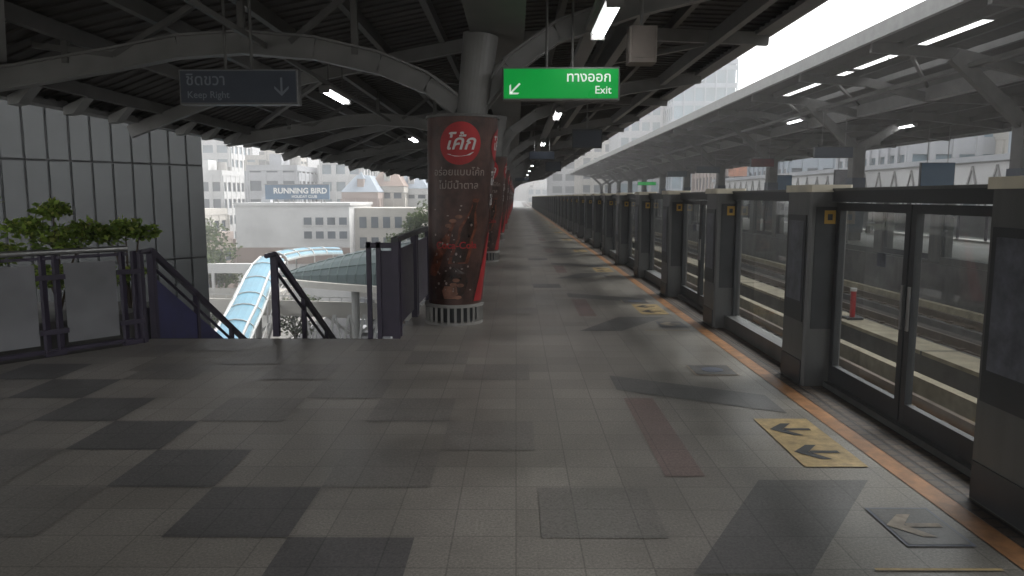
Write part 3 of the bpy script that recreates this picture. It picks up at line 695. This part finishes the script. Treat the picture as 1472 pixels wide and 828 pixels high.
# ---------------------------------------------------------------- opposite roof etc.
op=[(8.5,5.5),(10.6,5.65)]; op2=[(11.7,5.6),(14.5,5.1),(18.5,4.3)]
b=MB()
for pr in(op,op2):
    for (a,c),(e,f_) in zip(pr,pr[1:]): b.add([(a,Y0,c),(e,Y0,f_),(e,YE,f_),(a,YE,c),(a,Y0,c+.08),(e,Y0,f_+.08),(e,YE,f_+.08),(a,YE,c+.08)],[(0,1,2,3),(4,5,6,7)],m_deck)
for ya,yb in((Y0,17.5),(24.,24.5),(31,YE)): b.add([(10.6,ya,5.65),(11.7,ya,5.6),(11.7,yb,5.6),(10.6,yb,5.65)],[(0,1,2,3)],m_deck)
b.box(8.38,8.5,Y0,YE,5.25,5.6,m_fascia); b.box(18.5,18.65,Y0,YE,4.05,4.4,m_fascia)
for x,zz in((9.4,5.35),(10.55,5.45),(11.75,5.4),(13,5.2),(14.2,4.95),(15.4,4.75),(16.6,4.5),(17.8,4.25)): b.box(x-.06,x+.06,Y0,YE,zz-.18,zz,m_steeld)
b.box(12.4,12.7,Y0,YE,4.5,4.9,m_steel); b.box(10.9,11.1,Y0,YE,4.7,4.8,m_steeld)
for k in range(-1,25):
    y=9.35+4.5*k
    pts=[(8.6,5.2),(10.6,5.05),(12.5,4.6),(15,4.5),(18.5,4.1)]
    for p,q in zip(pts,pts[1:]): b.beam((p[0],y,p[1]),(q[0],y,q[1]),.14,.26,m_steeld)
    b.beam((9.4,y,5.3),(12.5,y+4.5,4.9),.08,.08,m_steeld); b.beam((15.4,y,4.7),(12.5,y+4.5,4.9),.08,.08,m_steeld)
b.build("opposite_platform_roof")
b=MB(); b.cbox(12.3,12.75,-.25,.25,0,3.4,.05,m_steeld); b.beam((12.5,0,3.3),(10.6,0,5.0),.2,.3,m_steeld); b.beam((12.5,0,3.3),(14.6,0,4.6),.2,.3,m_steeld); b.box(12.28,12.77,-.27,.27,.3,2.3,m_navy)
o=b.build("opposite_platform_column",(0,9.35,0))
for k in range(1,12): inst(o,(0,9.35+9*k,0))
for k in range(0,2): inst(l,(14.0,12+15*k,4.1))
inst(l,(11.2,30,4.6))
b=MB()
for i in range(70):
    y=-4+i*1.7; b.beam((17,y,0),(17,y,1.1),.08,.06,m_post); b.box(16.99,17.01,y+.1,y+1.6,.12,1.0,m_frost)
b.box(16.95,17.05,-4,YE,1.1,1.15,m_rail); b.build("opposite_platform_railing")
for y,mm in((14.5,m_orange),(20,m_frost),(31,m_frost)):
    b=MB()
    for i in range(4): b.box(15.6,16.05,y+i*.55,y+i*.55+.48,.42,.48,mm); b.box(16.05,16.11,y+i*.55,y+i*.55+.48,.48,.9,mm)
    b.box(15.75,15.85,y,y+2.2,.32,.42,m_steel)
    for q in(.2,2.): b.box(15.7,15.9,y+q-.03,y+q+.03,0.005,.32,m_steel)
    b.build("platform_bench")
def osign(x,y,z,w,h,mat,nm="opposite_hanging_sign"): hang(nm,x,y,z,w,h,mat)
osign(11.5,27,3.0,1.4,.4,m_navy); osign(11.3,64,2.6,1.6,.3,m_green); osign(11.4,44,3.0,1.4,.4,m_navy); osign(11.6,35,3.0,1.1,.4,m_redd); osign(11.3,52,3.0,1.4,.4,m_navy); osign(14.2,19,3.0,1.2,.35,m_navy)
osign(13.6,24,1.9,1.1,.8,m_bill); osign(14.6,33,1.6,.9,1.2,m_frost); osign(14.8,41,1.6,.9,1.2,m_bill)
b=MB(); b.cyl((6.5,14,-.74),(6.5,14,-.2),.05,m_red); b.cyl((6.5,14,-.2),(6.5,14,-.14),.06,m_white); b.box(6.35,6.65,13.85,14.15,-.74,-.70,m_psd); b.build("track_marker_post")
# ---------------------------------------------------------------- homogeneous volume over the whole site: haze, plus added veil for lens bloom
hz=bpy.data.materials.new("haze_bloom_veil"); hz.use_nodes=True; nt=hz.node_tree
nt.nodes.remove(nt.nodes["Principled BSDF"]); vs_=nt.nodes.new("ShaderNodeVolumeScatter"); vs_.inputs["Color"].default_value=(.97,.97,.96,1); vs_.inputs["Density"].default_value=.0027; vs_.inputs["Anisotropy"].default_value=.3
nt.links.new(vs_.outputs[0],nt.nodes["Material Output"].inputs["Volume"])
b=MB(); b.box(-140,110,-30,420,-14,45,hz); b.build("haze")
# ---------------------------------------------------------------- light
SE,SR=math.radians(52),math.radians(60)
w=bpy.data.worlds.new("World"); scene.world=w; w.use_nodes=True; nt=w.node_tree
sky=nt.nodes.new("ShaderNodeTexSky"); sky.sky_type='NISHITA'; sky.sun_disc=False; sky.sun_elevation=SE; sky.sun_rotation=SR; sky.dust_density=5; sky.air_density=1.2; sky.ozone_density=1
hs=nt.nodes.new("ShaderNodeHueSaturation"); hs.inputs["Saturation"].default_value=.12; hs.inputs["Value"].default_value=3.1
nt.links.new(sky.outputs[0],hs.inputs["Color"])
bg=nt.nodes["Background"]; nt.links.new(hs.outputs[0],bg.inputs[0]); bg.inputs[1].default_value=.15
sd=bpy.data.lights.new("sun",'SUN'); sd.energy=.6; sd.angle=math.radians(35); sd.color=(1,.95,.88)
so=bpy.data.objects.new("sun",sd); scene.collection.objects.link(so)
dirv=Vector((math.sin(SR)*math.cos(SE),math.cos(SR)*math.cos(SE),math.sin(SE)))
so.rotation_euler=dirv.to_track_quat('Z','Y').to_euler()
# ---------------------------------------------------------------- camera
cam=bpy.data.cameras.new("camera"); co=bpy.data.objects.new("camera",cam); scene.collection.objects.link(co); scene.camera=co
cam.sensor_width=36; cam.lens=25.7; cam.clip_end=4000; cam.clip_start=.05
co.location=(0,0,1.6); co.rotation_euler=(math.radians(90-7.1),0,math.radians(.33))
scene.view_settings.view_transform='Standard'; scene.view_settings.look='None'; scene.view_settings.exposure=0
